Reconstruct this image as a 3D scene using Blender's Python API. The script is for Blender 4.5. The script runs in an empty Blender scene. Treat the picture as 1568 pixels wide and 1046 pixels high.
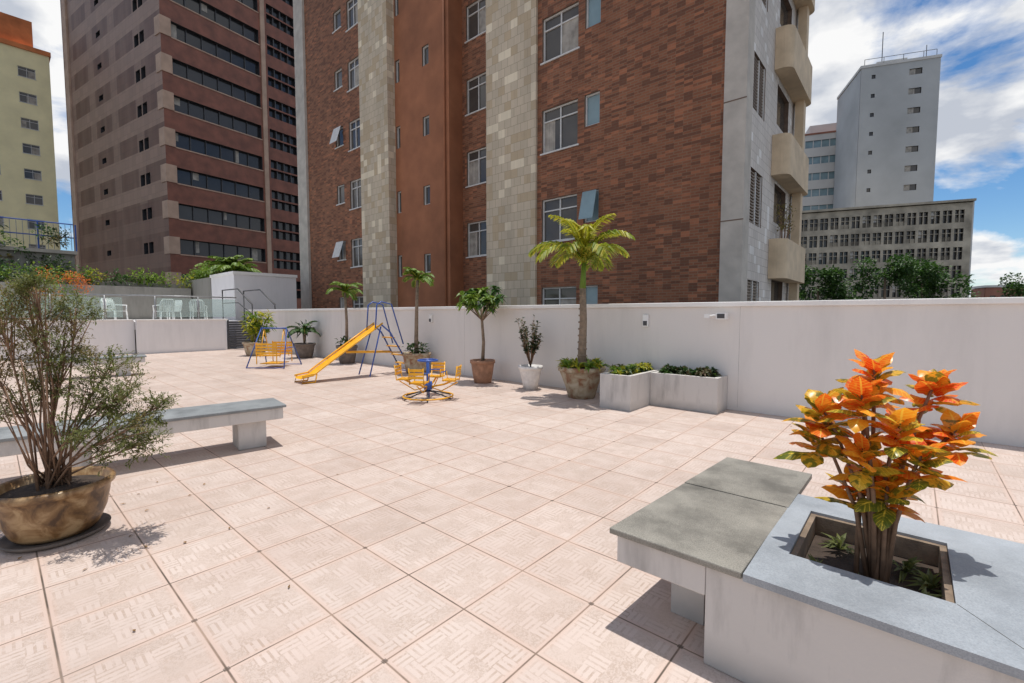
import bpy, math, random
from mathutils import Vector, Matrix, noise
random.seed(7)
S=bpy.context.scene
R=random.uniform
# ---------------------------------------------------------------- materials
class NT:
    def __init__(s,name):
        s.m=bpy.data.materials.new(name); s.m.use_nodes=True
        s.t=s.m.node_tree; s.n=s.t.nodes; s.n.clear()
        s.out=s.n.new("ShaderNodeOutputMaterial")
        s.b=s.n.new("ShaderNodeBsdfPrincipled"); s.l(s.b.outputs[0],s.out.inputs[0])
        s._tc=None
    def l(s,a,b): s.t.links.new(a,b)
    def put(s,sock,v):
        if isinstance(v,bpy.types.NodeSocket): s.l(v,sock)
        elif isinstance(v,tuple) and sock.type=='RGBA': sock.default_value=(v[0],v[1],v[2],1)
        else: sock.default_value=v
    def obj(s):
        if not s._tc: s._tc=s.n.new("ShaderNodeTexCoord")
        return s._tc.outputs["Object"]
    def math(s,op,a,b=0.0,c=None):
        n=s.n.new("ShaderNodeMath"); n.operation=op
        s.put(n.inputs[0],a); s.put(n.inputs[1],b)
        if c is not None: s.put(n.inputs[2],c)
        return n.outputs[0]
    def sep(s,v):
        n=s.n.new("ShaderNodeSeparateXYZ"); s.l(v,n.inputs[0]); return n.outputs
    def comb(s,x,y,z=0.0):
        n=s.n.new("ShaderNodeCombineXYZ"); s.put(n.inputs[0],x);s.put(n.inputs[1],y);s.put(n.inputs[2],z); return n.outputs[0]
    def noise(s,scale,detail=4,v=None,rough=.55,dist=0.0):
        n=s.n.new("ShaderNodeTexNoise"); s.l(v if v else s.obj(),n.inputs["Vector"])
        n.inputs["Scale"].default_value=scale;n.inputs["Detail"].default_value=detail
        n.inputs["Roughness"].default_value=rough;n.inputs["Distortion"].default_value=dist
        return n.outputs["Fac"]
    def ramp(s,f,stops):
        n=s.n.new("ShaderNodeValToRGB"); s.put(n.inputs[0],f); e=n.color_ramp.elements
        while len(e)<len(stops): e.new(.5)
        for i,(p,c) in enumerate(stops):
            e[i].position=p
            e[i].color=(c[0],c[1],c[2],1) if isinstance(c,tuple) else (c,c,c,1)
        return n.outputs[0]
    def mix(s,f,a,b,mode='MIX'):
        n=s.n.new("ShaderNodeMix"); n.data_type='RGBA'; n.blend_type=mode
        s.put(n.inputs[0],f); s.put(n.inputs[6],a); s.put(n.inputs[7],b); return n.outputs[2]
    def bump(s,h,strength=.3,dist=.01):
        n=s.n.new("ShaderNodeBump"); n.inputs["Strength"].default_value=strength; n.inputs["Distance"].default_value=dist
        s.l(h,n.inputs["Height"]); s.l(n.outputs[0],s.b.inputs["Normal"])
    def col(s,v): s.put(s.b.inputs["Base Color"],v)
    def rough(s,v): s.put(s.b.inputs["Roughness"],v)

MATS={}
def simple(name,c,rough=.6,var=.25,scale=6,metal=0.0,bump=.0):
    m=NT(name)
    n=m.noise(scale,5); lo=tuple(x*(1-var) for x in c); hi=tuple(min(1,x*(1+var)) for x in c)
    m.col(m.ramp(n,[(.3,lo),(.7,hi)])); m.rough(rough); m.b.inputs["Metallic"].default_value=metal
    if bump: m.bump(m.noise(scale*8,3),bump,.01)
    MATS[name]=m.m; return m.m

def paint_wall(name,c,stain=.12,sc=.8):
    m=NT(name); o=m.sep(m.obj())
    v=m.comb(m.math('MULTIPLY',o[0],1.0),m.math('MULTIPLY',o[1],1.0),m.math('MULTIPLY',o[2],.18))
    st=m.noise(sc*3,6,v,.65); bl=m.noise(sc,4)
    f=m.math('MULTIPLY',m.ramp(st,[(.48,0.0),(.78,1.0)]),.6)
    base=m.mix(bl,tuple(x*.94 for x in c),tuple(min(1,x*1.04) for x in c))
    lowd=m.ramp(o[2],[(0.0,1.0),(.16,0.0)])
    f2=m.math('MAXIMUM',f,m.math('MULTIPLY',lowd,m.noise(5,5)))
    m.col(m.mix(f2,base,tuple(x*(1-stain*1.8) for x in c)))
    m.rough(.8); m.bump(m.noise(60,3),.25,.006); MATS[name]=m.m
paint_wall("wall_paint",(.72,.685,.655),.12)
paint_wall("cap_paint",(.82,.80,.77))
paint_wall("planter_paint",(.58,.55,.52),.35,2.5)
paint_wall("pool_paint",(.76,.74,.74))
paint_wall("grey_retaining",(.28,.265,.235),.35)

def floor_mat():
    m=NT("floor_tile"); o=m.sep(m.obj()); T=.465
    u=m.math('DIVIDE',m.math('ADD',o[0],2.126),T); v=m.math('DIVIDE',m.math('SUBTRACT',o[1],.596),T)
    iu=m.math('FLOOR',u); iv=m.math('FLOOR',v)
    fu=m.math('SUBTRACT',m.math('SUBTRACT',u,iu),.5); fv=m.math('SUBTRACT',m.math('SUBTRACT',v,iv),.5)
    au=m.math('ABSOLUTE',fu); av=m.math('ABSOLUTE',fv); mx=m.math('MAXIMUM',au,av); mn=m.math('MINIMUM',au,av)
    grout=m.ramp(mx,[(.490,0.0),(.4935,1.0)])
    edge=m.ramp(mx,[(.42,0.0),(.49,1.0)])
    wn=m.n.new("ShaderNodeTexWhiteNoise"); wn.noise_dimensions='2D'; m.l(m.comb(iu,iv),wn.inputs["Vector"])
    cu=m.math('FLOOR',m.math('MULTIPLY',m.math('ADD',fu,.5),5.0)); cv=m.math('FLOOR',m.math('MULTIPLY',m.math('ADD',fv,.5),5.0))
    chk=m.math('MODULO',m.math('ADD',cu,cv),2.0)
    wc=m.n.new("ShaderNodeTexWhiteNoise"); wc.noise_dimensions='2D'; m.l(m.comb(m.math('ADD',cu,m.math('MULTIPLY',m.math('MODULO',iu,2.0),7.0)),m.math('ADD',cv,m.math('MULTIPLY',m.math('MODULO',iv,2.0),5.0))),wc.inputs["Vector"])
    n1=m.n.new("ShaderNodeMix"); n1.data_type='FLOAT'; m.l(chk,n1.inputs[0]); m.l(fu,n1.inputs[2]); m.l(fv,n1.inputs[3])
    fr=m.math('FRACT',m.math('MULTIPLY',m.math('ADD',n1.outputs[0],5.0),15.0))
    line=m.math('LESS_THAN',m.math('ABSOLUTE',m.math('SUBTRACT',fr,.5)),.17)
    sp=m.noise(26,5,None,.75)
    crack=m.ramp(m.noise(60,5,None,.75,1.2),[(.49,0.0),(.54,1.0)])
    hatch=m.math('MULTIPLY',line,m.ramp(sp,[(.40,0.0),(.52,1.0)]))
    cell=m.math('LESS_THAN',wc.outputs[0],.58)
    n2=m.n.new("ShaderNodeMix"); n2.data_type='FLOAT'; m.l(cell,n2.inputs[0]); m.l(m.math('MULTIPLY',crack,.75),n2.inputs[2]); m.l(hatch,n2.inputs[3])
    big=m.noise(1.3,5)
    ins=m.math('LESS_THAN',mx,.462)
    inner=m.math('MULTIPLY',ins,n2.outputs[0])
    inner=m.math('MULTIPLY',inner,m.ramp(m.noise(5,3),[(.34,.3),(.6,1.0)]))
    base=m.mix(wn.outputs[0],(.52,.41,.355),(.61,.495,.435))
    base=m.mix(m.ramp(big,[(.35,0.0),(.7,.6)]),base,(.62,.53,.475))
    base=m.mix(m.math('MULTIPLY',m.math('MULTIPLY',ins,m.math('SUBTRACT',1.0,cell)),.16),base,(.44,.33,.26))
    c=m.mix(m.math('MULTIPLY',inner,.60),base,(.36,.255,.185))
    c=m.mix(m.math('MULTIPLY',edge,.42),c,(.58,.385,.295))
    spk=m.ramp(m.noise(140,2),[(.60,0.0),(.68,1.0)])
    c=m.mix(m.math('MULTIPLY',spk,.25),c,(.32,.24,.18))
    gcol=m.mix(m.ramp(m.noise(2.2,5),[(.38,0.0),(.60,1.0)]),(.37,.26,.195),(.10,.075,.055))
    c=m.mix(grout,c,gcol)
    corner=m.math('MULTIPLY',m.math('GREATER_THAN',mn,.474),m.math('GREATER_THAN',m.noise(1.7,2),.52))
    c=m.mix(m.math('MULTIPLY',corner,.7),c,(.09,.065,.05))
    dirt=m.ramp(m.noise(.9,8,None,.72),[(.50,0.0),(.74,1.0)])
    c=m.mix(m.math('MULTIPLY',dirt,.36),c,(.34,.275,.23))
    m.col(c); m.rough(m.ramp(big,[(.3,.42),(.7,.62)]))
    h=m.math('SUBTRACT',m.math('MULTIPLY',inner,-.25),grout)
    m.bump(h,.5,.004); MATS["floor_tile"]=m.m
floor_mat()

def brick_mat(name,c1,c2,mort,bw=.24,bh=.075,ms=.012,patch=(.10,.05,.035),pf=.55):
    m=NT(name); o=m.sep(m.obj())
    v=m.comb(m.math('ADD',o[0],o[1]),o[2])
    b=m.n.new("ShaderNodeTexBrick"); m.l(v,b.inputs["Vector"])
    b.inputs["Scale"].default_value=1.0; b.inputs["Brick Width"].default_value=bw; b.inputs["Row Height"].default_value=bh
    b.inputs["Mortar Size"].default_value=ms; b.inputs["Mortar Smooth"].default_value=.2; b.inputs["Bias"].default_value=-.1
    m.put(b.inputs["Color1"],c1);m.put(b.inputs["Color2"],c2);m.put(b.inputs["Mortar"],mort)
    cell=m.comb(m.math('FLOOR',m.math('DIVIDE',m.math('ADD',o[0],o[1]),bw)),m.math('FLOOR',m.math('DIVIDE',o[2],bh)))
    wn=m.n.new("ShaderNodeTexWhiteNoise"); wn.noise_dimensions='2D'; m.l(cell,wn.inputs["Vector"])
    f=m.math('MULTIPLY',m.math('GREATER_THAN',wn.outputs[0],.74),pf)
    c=m.mix(f,b.outputs[0],patch)
    f3=m.math('MULTIPLY',m.math('LESS_THAN',wn.outputs[0],.10),.5)
    c=m.mix(f3,c,tuple(min(1,x*1.7) for x in c1))
    vv=m.comb(m.math('ADD',o[0],o[1]),m.math('MULTIPLY',o[2],.2))
    c=m.mix(m.ramp(m.noise(.8,6,vv,.65),[(.4,0.0),(.75,.5)]),c,tuple(x*.45 for x in c1))
    m.col(c); m.rough(.8); m.bump(b.outputs["Fac"],-.4,.01); MATS[name]=m.m
brick_mat("brick",(.285,.105,.05),(.21,.07,.034),(.25,.15,.09),.24,.078,.013,(.085,.035,.02),.6)
brick_mat("tile_beige",(.62,.52,.39),(.53,.45,.335),(.34,.28,.20),.30,.30,.008,(.46,.34,.2),.6)
brick_mat("tile_white",(.68,.63,.58),(.61,.56,.52),(.42,.38,.34),.22,.22,.008,(.5,.44,.38),.1)
simple("terracotta_plaster",(.315,.125,.06),.85,.22,.9,bump=.1)
simple("concrete_pilaster",(.48,.44,.39),.85,.16,2,bump=.15)
simple("balcony_paint",(.60,.47,.32),.8,.16,2)
simple("reveal",(.16,.11,.08),.8)
simple("white_frame",(.62,.61,.59),.4,.1)
simple("curtain",(.36,.33,.29),.9,.35,3)
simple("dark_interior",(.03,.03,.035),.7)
def glass_dark(name,c=(.03,.04,.05),r=.06):
    m=NT(name); o=m.noise(1.2,3)
    m.col(m.mix(o,c,tuple(x*2.2 for x in c))); m.rough(r); m.b.inputs["IOR"].default_value=1.5; MATS[name]=m.m
glass_dark("window_glass",(.05,.045,.04)); glass_dark("band_glass",(.018,.018,.02),.12); glass_dark("blue_glass",(.14,.20,.22),.1)
simple("shutter",(.22,.17,.13),.6,.2,10)
simple("soil",(.055,.038,.028),.95,.4,18,bump=.6)
simple("bark",(.23,.17,.12),.9,.3,14,bump=.4)
simple("twig",(.22,.13,.08),.9,.3,20)
simple("joint",(.07,.07,.065),.9)
simple("hairline",(.45,.43,.41),.9)
simple("yellow_metal",(.80,.39,.015),.35,.15,8)
simple("blue_metal",(.035,.09,.34),.35,.15,8)
simple("dark_metal",(.06,.06,.065),.5,.2,8)
simple("galv",(.32,.33,.34),.45,.2,8,metal=.6)
simple("pot_terracotta",(.36,.19,.115),.8,.35,7,bump=.2)
simple("pot_dark",(.15,.12,.10),.7,.35,8,bump=.2)
simple("pot_white",(.72,.69,.66),.6,.15,10)
simple("white_plastic",(.80,.80,.79),.35,.04)
simple("yellow_stucco",(.88,.79,.48),.85,.10,.5)
simple("orange_stucco",(.60,.20,.07),.85,.3,.6)
simple("grey_stucco",(.46,.465,.46),.85,.15,.15)
simple("lightgrey_stucco",(.62,.60,.57),.85,.15,.15)
simple("old_concrete",(.42,.37,.29),.9,.45,.5)
simple("old_panel",(.16,.14,.11),.85,.5,.9)
simple("asphalt",(.07,.07,.07),.9,.3,.05)
simple("red_roof",(.30,.13,.09),.9,.2,.3)
simple("dry_leaf",(.26,.15,.06),.9,.4,30)
def patchy(name,a,b,c,sc,r):
    m=NT(name); n=m.noise(sc,5,None,.6,.6); m.col(m.ramp(n,[(.36,a),(.5,b),(.66,c)])); m.rough(r); m.bump(n,.4,.01); MATS[name]=m.m
patchy("pot_ceramic",(.07,.035,.015),(.21,.115,.045),(.40,.27,.14),8,.4)
patchy("pot_patch",(.26,.12,.06),(.38,.30,.20),(.50,.43,.32),6,.7)
def granite(name,a,b,gr=.5,dark=.6):
    m=NT(name); n=m.noise(170,3,None,.7); n2=m.noise(3.5,6,None,.65)
    c=m.ramp(n,[(.3,a),(.7,b)])
    c=m.mix(m.ramp(n2,[(.42,0.0),(.66,dark)]),c,tuple(x*.55 for x in a))
    n3=m.ramp(m.noise(1.6,3),[(.5,0.0),(.62,.35)])
    c=m.mix(n3,c,tuple(min(1,x*1.25) for x in b))
    m.col(c); m.rough(gr); m.bump(n,.3,.003); MATS[name]=m.m
granite("granite_rough",(.14,.13,.11),(.33,.31,.265),.75,.75)
granite("granite_blue",(.24,.265,.29),(.38,.41,.44),.45,.45)
granite("granite_bench",(.15,.165,.17),(.30,.315,.32),.6)
def tower_mat():
    m=NT("tower_tile"); o=m.sep(m.obj())
    z=m.math('FRACT',m.math('DIVIDE',m.math('ADD',o[2],23.6),2.9))
    band=m.math('GREATER_THAN',z,.46)
    xs=m.math('FRACT',m.math('DIVIDE',o[0],5.2)); xb=m.math('GREATER_THAN',xs,.28)
    c=m.mix(m.math('MULTIPLY',band,m.math('ADD',m.math('MULTIPLY',xb,.6),.4)),(.33,.205,.15),(.145,.065,.042))
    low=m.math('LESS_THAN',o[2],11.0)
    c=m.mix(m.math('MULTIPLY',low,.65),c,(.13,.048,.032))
    b=m.n.new("ShaderNodeTexBrick"); m.l(m.comb(m.math('ADD',o[0],o[1]),o[2]),b.inputs["Vector"]); b.offset=0
    b.inputs["Scale"].default_value=1;b.inputs["Brick Width"].default_value=.72;b.inputs["Row Height"].default_value=.725;b.inputs["Mortar Size"].default_value=.015
    m.put(b.inputs["Color1"],(1,1,1));m.put(b.inputs["Color2"],(.80,.80,.80));m.put(b.inputs["Mortar"],(.6,.6,.6))
    c=m.mix(1.0,c,b.outputs[0],'MULTIPLY')
    vv=m.comb(m.math('ADD',o[0],o[1]),m.math('MULTIPLY',o[2],.1))
    c=m.mix(m.ramp(m.noise(.7,5,vv),[(.4,0.0),(.7,.4)]),c,(.28,.175,.12))
    m.col(c); m.rough(.55); MATS["tower_tile"]=m.m
tower_mat()
simple("tower_spandrel",(.20,.072,.045),.6,.3,1.2)
simple("tower_pink",(.44,.30,.22),.7,.18,1)
def leafmat(name,cols,trans=.35,rough=.5):
    m=NT(name); g=m.n.new("ShaderNodeNewGeometry")
    f=m.math('ADD',m.math('MULTIPLY',g.outputs["Random Per Island"],.75),m.math('MULTIPLY',m.noise(2.5,3),.25))
    st=[(i/(len(cols)-1) if len(cols)>1 else 0,c) for i,c in enumerate(cols)]
    c=m.ramp(f,st); m.col(c); m.rough(rough)
    t=m.n.new("ShaderNodeBsdfTranslucent"); m.put(t.inputs[0],c)
    x=m.n.new("ShaderNodeMixShader"); x.inputs[0].default_value=trans
    m.l(m.b.outputs[0],x.inputs[1]); m.l(t.outputs[0],x.inputs[2]); m.l(x.outputs[0],m.out.inputs[0]); MATS[name]=m.m
leafmat("leaf_green",[(.02,.05,.012),(.05,.12,.02),(.10,.20,.035)])
leafmat("leaf_bright",[(.08,.15,.02),(.16,.27,.03),(.30,.38,.05)])
leafmat("leaf_yellow",[(.20,.26,.02),(.42,.42,.03),(.60,.50,.06)],.45)
leafmat("leaf_palm",[(.12,.20,.02),(.30,.36,.03),(.60,.50,.06)],.45)
leafmat("leaf_dark",[(.012,.03,.012),(.03,.06,.02),(.07,.09,.035)])
leafmat("leaf_juniper",[(.07,.085,.022),(.15,.17,.045),(.25,.27,.085)],.35)
leafmat("leaf_dry",[(.12,.09,.03),(.22,.17,.05),(.30,.26,.09)],.35)
leafmat("leaf_tree",[(.015,.05,.01),(.045,.11,.018),(.11,.20,.035)],.3)
leafmat("flower_orange",[(.55,.10,.02),(.65,.22,.03),(.5,.05,.02)],.3)
leafmat("leaf_red",[(.10,.03,.02),(.08,.10,.03),(.16,.07,.04)],.2)
def croton_mat():
    m=NT("croton_leaf"); g=m.n.new("ShaderNodeNewGeometry"); uvn=m.n.new("ShaderNodeUVMap"); uv=m.sep(uvn.outputs[0])
    o=m.sep(m.obj()); rnd=g.outputs["Random Per Island"]
    f=m.math('ADD',m.math('MULTIPLY',rnd,.85),m.math('MULTIPLY',m.math('SUBTRACT',o[2],.45),.40))
    blade=m.ramp(f,[(.08,(.24,.24,.025)),(.26,(.72,.46,.035)),(.48,(.90,.36,.025)),(.72,(.90,.19,.018)),(.95,(.78,.07,.012))])
    au=m.math('ABSOLUTE',m.math('SUBTRACT',uv[0],.5))
    rib=m.math('LESS_THAN',au,.045)
    sv=m.math('FRACT',m.math('MULTIPLY',m.math('ADD',uv[1],m.math('MULTIPLY',au,-.45)),8.0))
    side=m.math('LESS_THAN',sv,.20)
    k=m.math('MAXIMUM',rib,m.math('MULTIPLY',side,.65))
    c=m.mix(k,blade,m.mix(rnd,(.92,.70,.08),(.94,.42,.05)))
    bl=m.ramp(m.noise(30,3),[(.49,0.0),(.57,1.0)])
    c=m.mix(m.math('MULTIPLY',m.math('MULTIPLY',bl,m.math('LESS_THAN',f,.46)),.85),c,(.11,.15,.02))
    bl2=m.ramp(m.noise(22,4),[(.52,0.0),(.60,1.0)])
    c=m.mix(m.math('MULTIPLY',bl2,m.math('MULTIPLY',m.math('GREATER_THAN',f,.46),.45)),c,(.93,.52,.05))
    m.col(c); m.rough(.32)
    t=m.n.new("ShaderNodeBsdfTranslucent"); m.put(t.inputs[0],c)
    x=m.n.new("ShaderNodeMixShader"); x.inputs[0].default_value=.38
    m.l(m.b.outputs[0],x.inputs[1]); m.l(t.outputs[0],x.inputs[2]); m.l(x.outputs[0],m.out.inputs[0]); MATS["croton_leaf"]=m.m
croton_mat()
def clear_glass():
    m=NT("clear_glass"); m.col((.75,.85,.83)); m.rough(.05)
    t=m.n.new("ShaderNodeBsdfTransparent"); t.inputs[0].default_value=(.86,.93,.91,1)
    x=m.n.new("ShaderNodeMixShader"); x.inputs[0].default_value=.22
    m.l(t.outputs[0],x.inputs[1]); m.l(m.b.outputs[0],x.inputs[2]); m.l(x.outputs[0],m.out.inputs[0]); MATS["clear_glass"]=m.m
clear_glass()

# ---------------------------------------------------------------- mesh builder
V=Vector
class Grp:
    def __init__(s,name,loc=(0,0,0),rot=0):
        s.name=name;s.loc=V(loc);s.rot=rot;s.p={}
    def part(s,key):
        if key not in s.p: s.p[key]=([],[],[])
        return s.p[key]
    def face(s,key,pts,uvs=None):
        v,f,u=s.part(key); n=len(v); v.extend([tuple(p) for p in pts]); f.append(tuple(range(n,n+len(pts))))
        if uvs: u.extend(uvs)
    def mesh(s,key,vs,fs):
        v,f,u=s.part(key); n=len(v); v.extend([tuple(p) for p in vs]); f.extend([tuple(i+n for i in q) for q in fs])
    def box(s,key,x0,x1,y0,y1,z0,z1):
        vs=[(x,y,z) for z in (z0,z1) for y in (y0,y1) for x in (x0,x1)]
        s.mesh(key,vs,[(0,2,3,1),(4,5,7,6),(0,1,5,4),(2,6,7,3),(0,4,6,2),(1,3,7,5)])
    def obox(s,key,O,U,N,u0,u1,z0,z1,d0,d1):
        vs=[]
        for z in (z0,z1):
            for d in (d0,d1):
                for u in (u0,u1): vs.append(V((O[0]+U[0]*u+N[0]*d,O[1]+U[1]*u+N[1]*d,z)))
        s.mesh(key,vs,[(0,2,3,1),(4,5,7,6),(0,1,5,4),(2,6,7,3),(0,4,6,2),(1,3,7,5)])
    def tube(s,key,pts,r,seg=8,r2=None):
        pts=[V(p) for p in pts]; n=len(pts); rings=[]
        for i,p in enumerate(pts):
            d=(pts[min(i+1,n-1)]-pts[max(i-1,0)]).normalized()
            if abs(d.z)>.95: a=V((1,0,0))-d*d.x; a.normalize()
            else: a=d.cross(V((0,0,1))); a.normalize()
            b=d.cross(a); rr=r if r2 is None else r+(r2-r)*i/(n-1)
            rings.append([p+(a*math.cos(t)+b*math.sin(t))*rr for t in [2*math.pi*k/seg for k in range(seg)]])
        vs=[q for ring in rings for q in ring]; fs=[]
        for i in range(n-1):
            for k in range(seg):
                fs.append((i*seg+k,i*seg+(k+1)%seg,(i+1)*seg+(k+1)%seg,(i+1)*seg+k))
        fs.append(tuple(range(seg))[::-1]); fs.append(tuple((n-1)*seg+k for k in range(seg)))
        s.mesh(key,vs,fs)
    def lathe(s,key,prof,c=(0,0),seg=32,wob=0):
        vs=[];n=len(prof)
        for r,z in prof:
            for k in range(seg):
                t=2*math.pi*k/seg; q=r*(1+wob*math.sin(3*t+z*5))
                vs.append((c[0]+q*math.cos(t),c[1]+q*math.sin(t),z))
        fs=[(i*seg+k,i*seg+(k+1)%seg,(i+1)*seg+(k+1)%seg,(i+1)*seg+k) for i in range(n-1) for k in range(seg)]
        fs.append(tuple((n-1)*seg+k for k in range(seg))); s.mesh(key,vs,fs)
    def leaf(s,key,p,d,L,W,fold=.25,droop=.2):
        d=V(d).normalized(); a=d.cross(V((R(-.4,.4),R(-.4,.4),1)))
        if a.length<1e-3:a=V((1,0,0))
        a.normalize(); n=a.cross(d); p=V(p)
        m1=p+d*L*.45; t=p+d*L-V((0,0,droop*L))
        s.mesh(key,[p,m1+a*W*.5+n*W*fold,t,m1-a*W*.5+n*W*fold,m1],[(0,1,4),(1,2,4),(0,4,3),(4,2,3)])
    def mass(s,key,c,rad,n,L,W=None,out=.5,inner=.3):
        c=V(c)
        for _ in range(n):
            d=V((random.gauss(0,1),random.gauss(0,1),random.gauss(0,1))).normalized()
            k=inner+(1-inner)*random.random()**.5
            k*=.8+.45*noise.noise(d*2.2+c*3)
            p=c+V((d.x*rad[0],d.y*rad[1],d.z*rad[2]))*k
            dd=d*out+V((R(-1,1),R(-1,1),R(-.5,1)))*(1-out*.5)
            l=L*R(.6,1.3); s.leaf(key,p,dd,l,(W or L*.45)*R(.8,1.2))
    def finish(s,smooth=(),bevel={}):
        e=bpy.data.objects.new(s.name,None); bpy.context.collection.objects.link(e); e.location=s.loc; e.rotation_euler=(0,0,s.rot); e.empty_display_size=.2
        for key,(v,f,u) in s.p.items():
            nm,mt=key.split("|"); me=bpy.data.meshes.new(nm); me.from_pydata(v,[],f); me.materials.append(MATS[mt])
            if u:
                uvl=me.uv_layers.new(name="UVMap")
                for i,q in enumerate(u): uvl.data[i].uv=q
            me.validate(); me.update()
            if nm in smooth:
                for p in me.polygons: p.use_smooth=True
            o=bpy.data.objects.new(nm,me); bpy.context.collection.objects.link(o); o.parent=e
            if nm in bevel:
                b=o.modifiers.new("bevel",'BEVEL'); b.width=bevel[nm]; b.segments=2; b.limit_method='ANGLE'
        return e
def wallholes(g,key,rkey,O,U,N,u0,u1,z0,z1,holes,depth=.18):
    us=sorted(set([u0,u1]+[h[0] for h in holes]+[h[1] for h in holes])); zs=sorted(set([z0,z1]+[h[2] for h in holes]+[h[3] for h in holes]))
    us=[u for u in us if u0<=u<=u1]; zs=[z for z in zs if z0<=z<=z1]
    P=lambda u,z,d=0:V((O[0]+U[0]*u-N[0]*d,O[1]+U[1]*u-N[1]*d,z))
    for i in range(len(us)-1):
        for j in range(len(zs)-1):
            cu=(us[i]+us[i+1])/2;cz=(zs[j]+zs[j+1])/2
            if any(h[0]<cu<h[1] and h[2]<cz<h[3] for h in holes): continue
            g.face(key,[P(us[i],zs[j]),P(us[i+1],zs[j]),P(us[i+1],zs[j+1]),P(us[i],zs[j+1])])
    for a,b,c,d in [h[:4] for h in holes]:
        g.face(rkey,[P(a,c),P(b,c),P(b,c,depth),P(a,c,depth)]); g.face(rkey,[P(a,d),P(b,d),P(b,d,depth),P(a,d,depth)])
        g.face(rkey,[P(a,c),P(a,d),P(a,d,depth),P(a,c,depth)]); g.face(rkey,[P(b,c),P(b,d),P(b,d,depth),P(b,c,depth)])
def window(g,O,U,N,a,b,c,d,depth=.12,mull=2,transom=True,curtain=.5,glass="window_glass",sill=True):
    fr=.045; K="frames|white_frame"
    g.obox("glass|"+glass,O,U,N,a,b,c,d,-depth-.03,-depth)
    for (x0,x1,y0,y1) in [(a,b,d-fr,d),(a,b,c,c+fr),(a,a+fr,c+fr,d-fr),(b-fr,b,c+fr,d-fr)]:
        g.obox(K,O,U,N,x0,x1,y0,y1,-depth+.001,-depth+.05)
    for i in range(1,mull):
        x=a+(b-a)*i/mull; g.obox(K,O,U,N,x-.02,x+.02,c+fr,d-fr,-depth+.001,-depth+.045)
    if transom:
        zt=d-(d-c)*.27; g.obox(K,O,U,N,a+fr,b-fr,zt-.02,zt+.02,-depth+.001,-depth+.042)
    if curtain and random.random()<curtain:
        k=random.choice([0,1]); w=(b-a)*R(.25,.6); x0=a+fr if k==0 else b-fr-w
        x=x0
        while x<x0+w-.03:
            g.obox("curtains|curtain",O,U,N,x,min(x+.06,x0+w),c+fr,(d-(d-c)*.27 if transom else d-fr)-.02,-depth+.0005,-depth+R(.003,.014)); x+=.06
    if sill: g.obox("sills|white_frame",O,U,N,a-.06,b+.06,c-.05,c-.001,-.08,.04)

# ---------------------------------------------------------------- ground, terrace
def plane_obj(name,x0,x1,y0,y1,z,mat):
    me=bpy.data.meshes.new(name); me.from_pydata([(x0,y0,z),(x1,y0,z),(x1,y1,z),(x0,y1,z)],[],[(0,1,2,3)]); me.materials.append(MATS[mat])
    o=bpy.data.objects.new(name,me); bpy.context.collection.objects.link(o); return o
plane_obj("ground",-2500,2500,-2500,2500,-8,"asphalt")
g=Grp("terrace_floor")
g.box("slab|floor_tile",-22,14,-14,7.8,-.3,0); g.box("podium|grey_retaining",-21.9,13.9,-13.9,7.75,-7.99,-.301); g.finish()

g=Grp("parapet_wall")
g.box("wall|wall_paint",-22.3,14,7.61,7.79,0.001,1.615)
g.box("cap|cap_paint",-22.33,14.03,7.56,7.84,1.616,1.69)
for x in (-14.1,-8.2,-2.0,1.15,4.3): g.box("joints|hairline",x,x+.005,7.6085,7.6105,.05,1.61)
g.finish(bevel={"cap":.01})
g=Grp("pool_deck")
g.box("low_wall|pool_paint",-22.35,-22.1,-10,3.6,.001,1.25)
g.box("low_wall|pool_paint",-21.9,-21.65,3.6,6.55,.001,1.25)
g.box("deck|pool_paint",-31.8,-22.351,-10,7.4,.9,1.2)
g.box("coping|cap_paint",-22.4,-22.05,-10,3.58,1.251,1.30)
g.box("coping|cap_paint",-21.95,-21.6,3.585,6.6,1.251,1.30)
g.finish(bevel={"coping":.01})
g=Grp("slatted_gate",(-21.7,6.6,0))
for i in range(11): g.box("slats|dark_metal",-.02,.02,.02,.95,.12+i*.1,.19+i*.1)
g.box("frame|dark_metal",-.03,.03,0,.05,.02,1.25); g.box("frame|dark_metal",-.03,.03,.92,.97,.02,1.25); g.finish()
g=Grp("glass_railing")
y=-9.8
while y<7:
    x=-22.2 if y<3.4 else -21.78
    g.tube("posts|galv",[(x,y,1.30),(x,y,2.2)],.025)
    y2=min(y+1.4,7.0)
    if not(y<3.4<y2): g.box("panels|clear_glass",x-.006,x+.006,y+.05,y2-.05,1.38,2.12)
    else: g.box("panels|clear_glass",x-.006,x+.006,y+.05,3.3,1.38,2.12)
    y+=1.4
g.tube("rail|galv",[(-22.2,-9.8,2.2),(-22.2,3.5,2.2),(-21.78,3.6,2.2),(-21.78,7,2.2)],.025)
g.finish(smooth=("posts","rail"))
g=Grp("pool_handrail",(-21.0,7.2,0))
for y in (0.0,.9):
    g.tube("rails|dark_metal",[(-3.2,y,1.2),(-3.2,y,2.6),(-1.2,y,2.6),(0.4,y,1.9),(.4,y,1.3)],.03)
g.tube("rails|dark_metal",[(-3.2,0,2.0),(-1.2,0,2.0),(.4,0,1.5)],.022); g.finish(smooth=("rails",))
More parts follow.
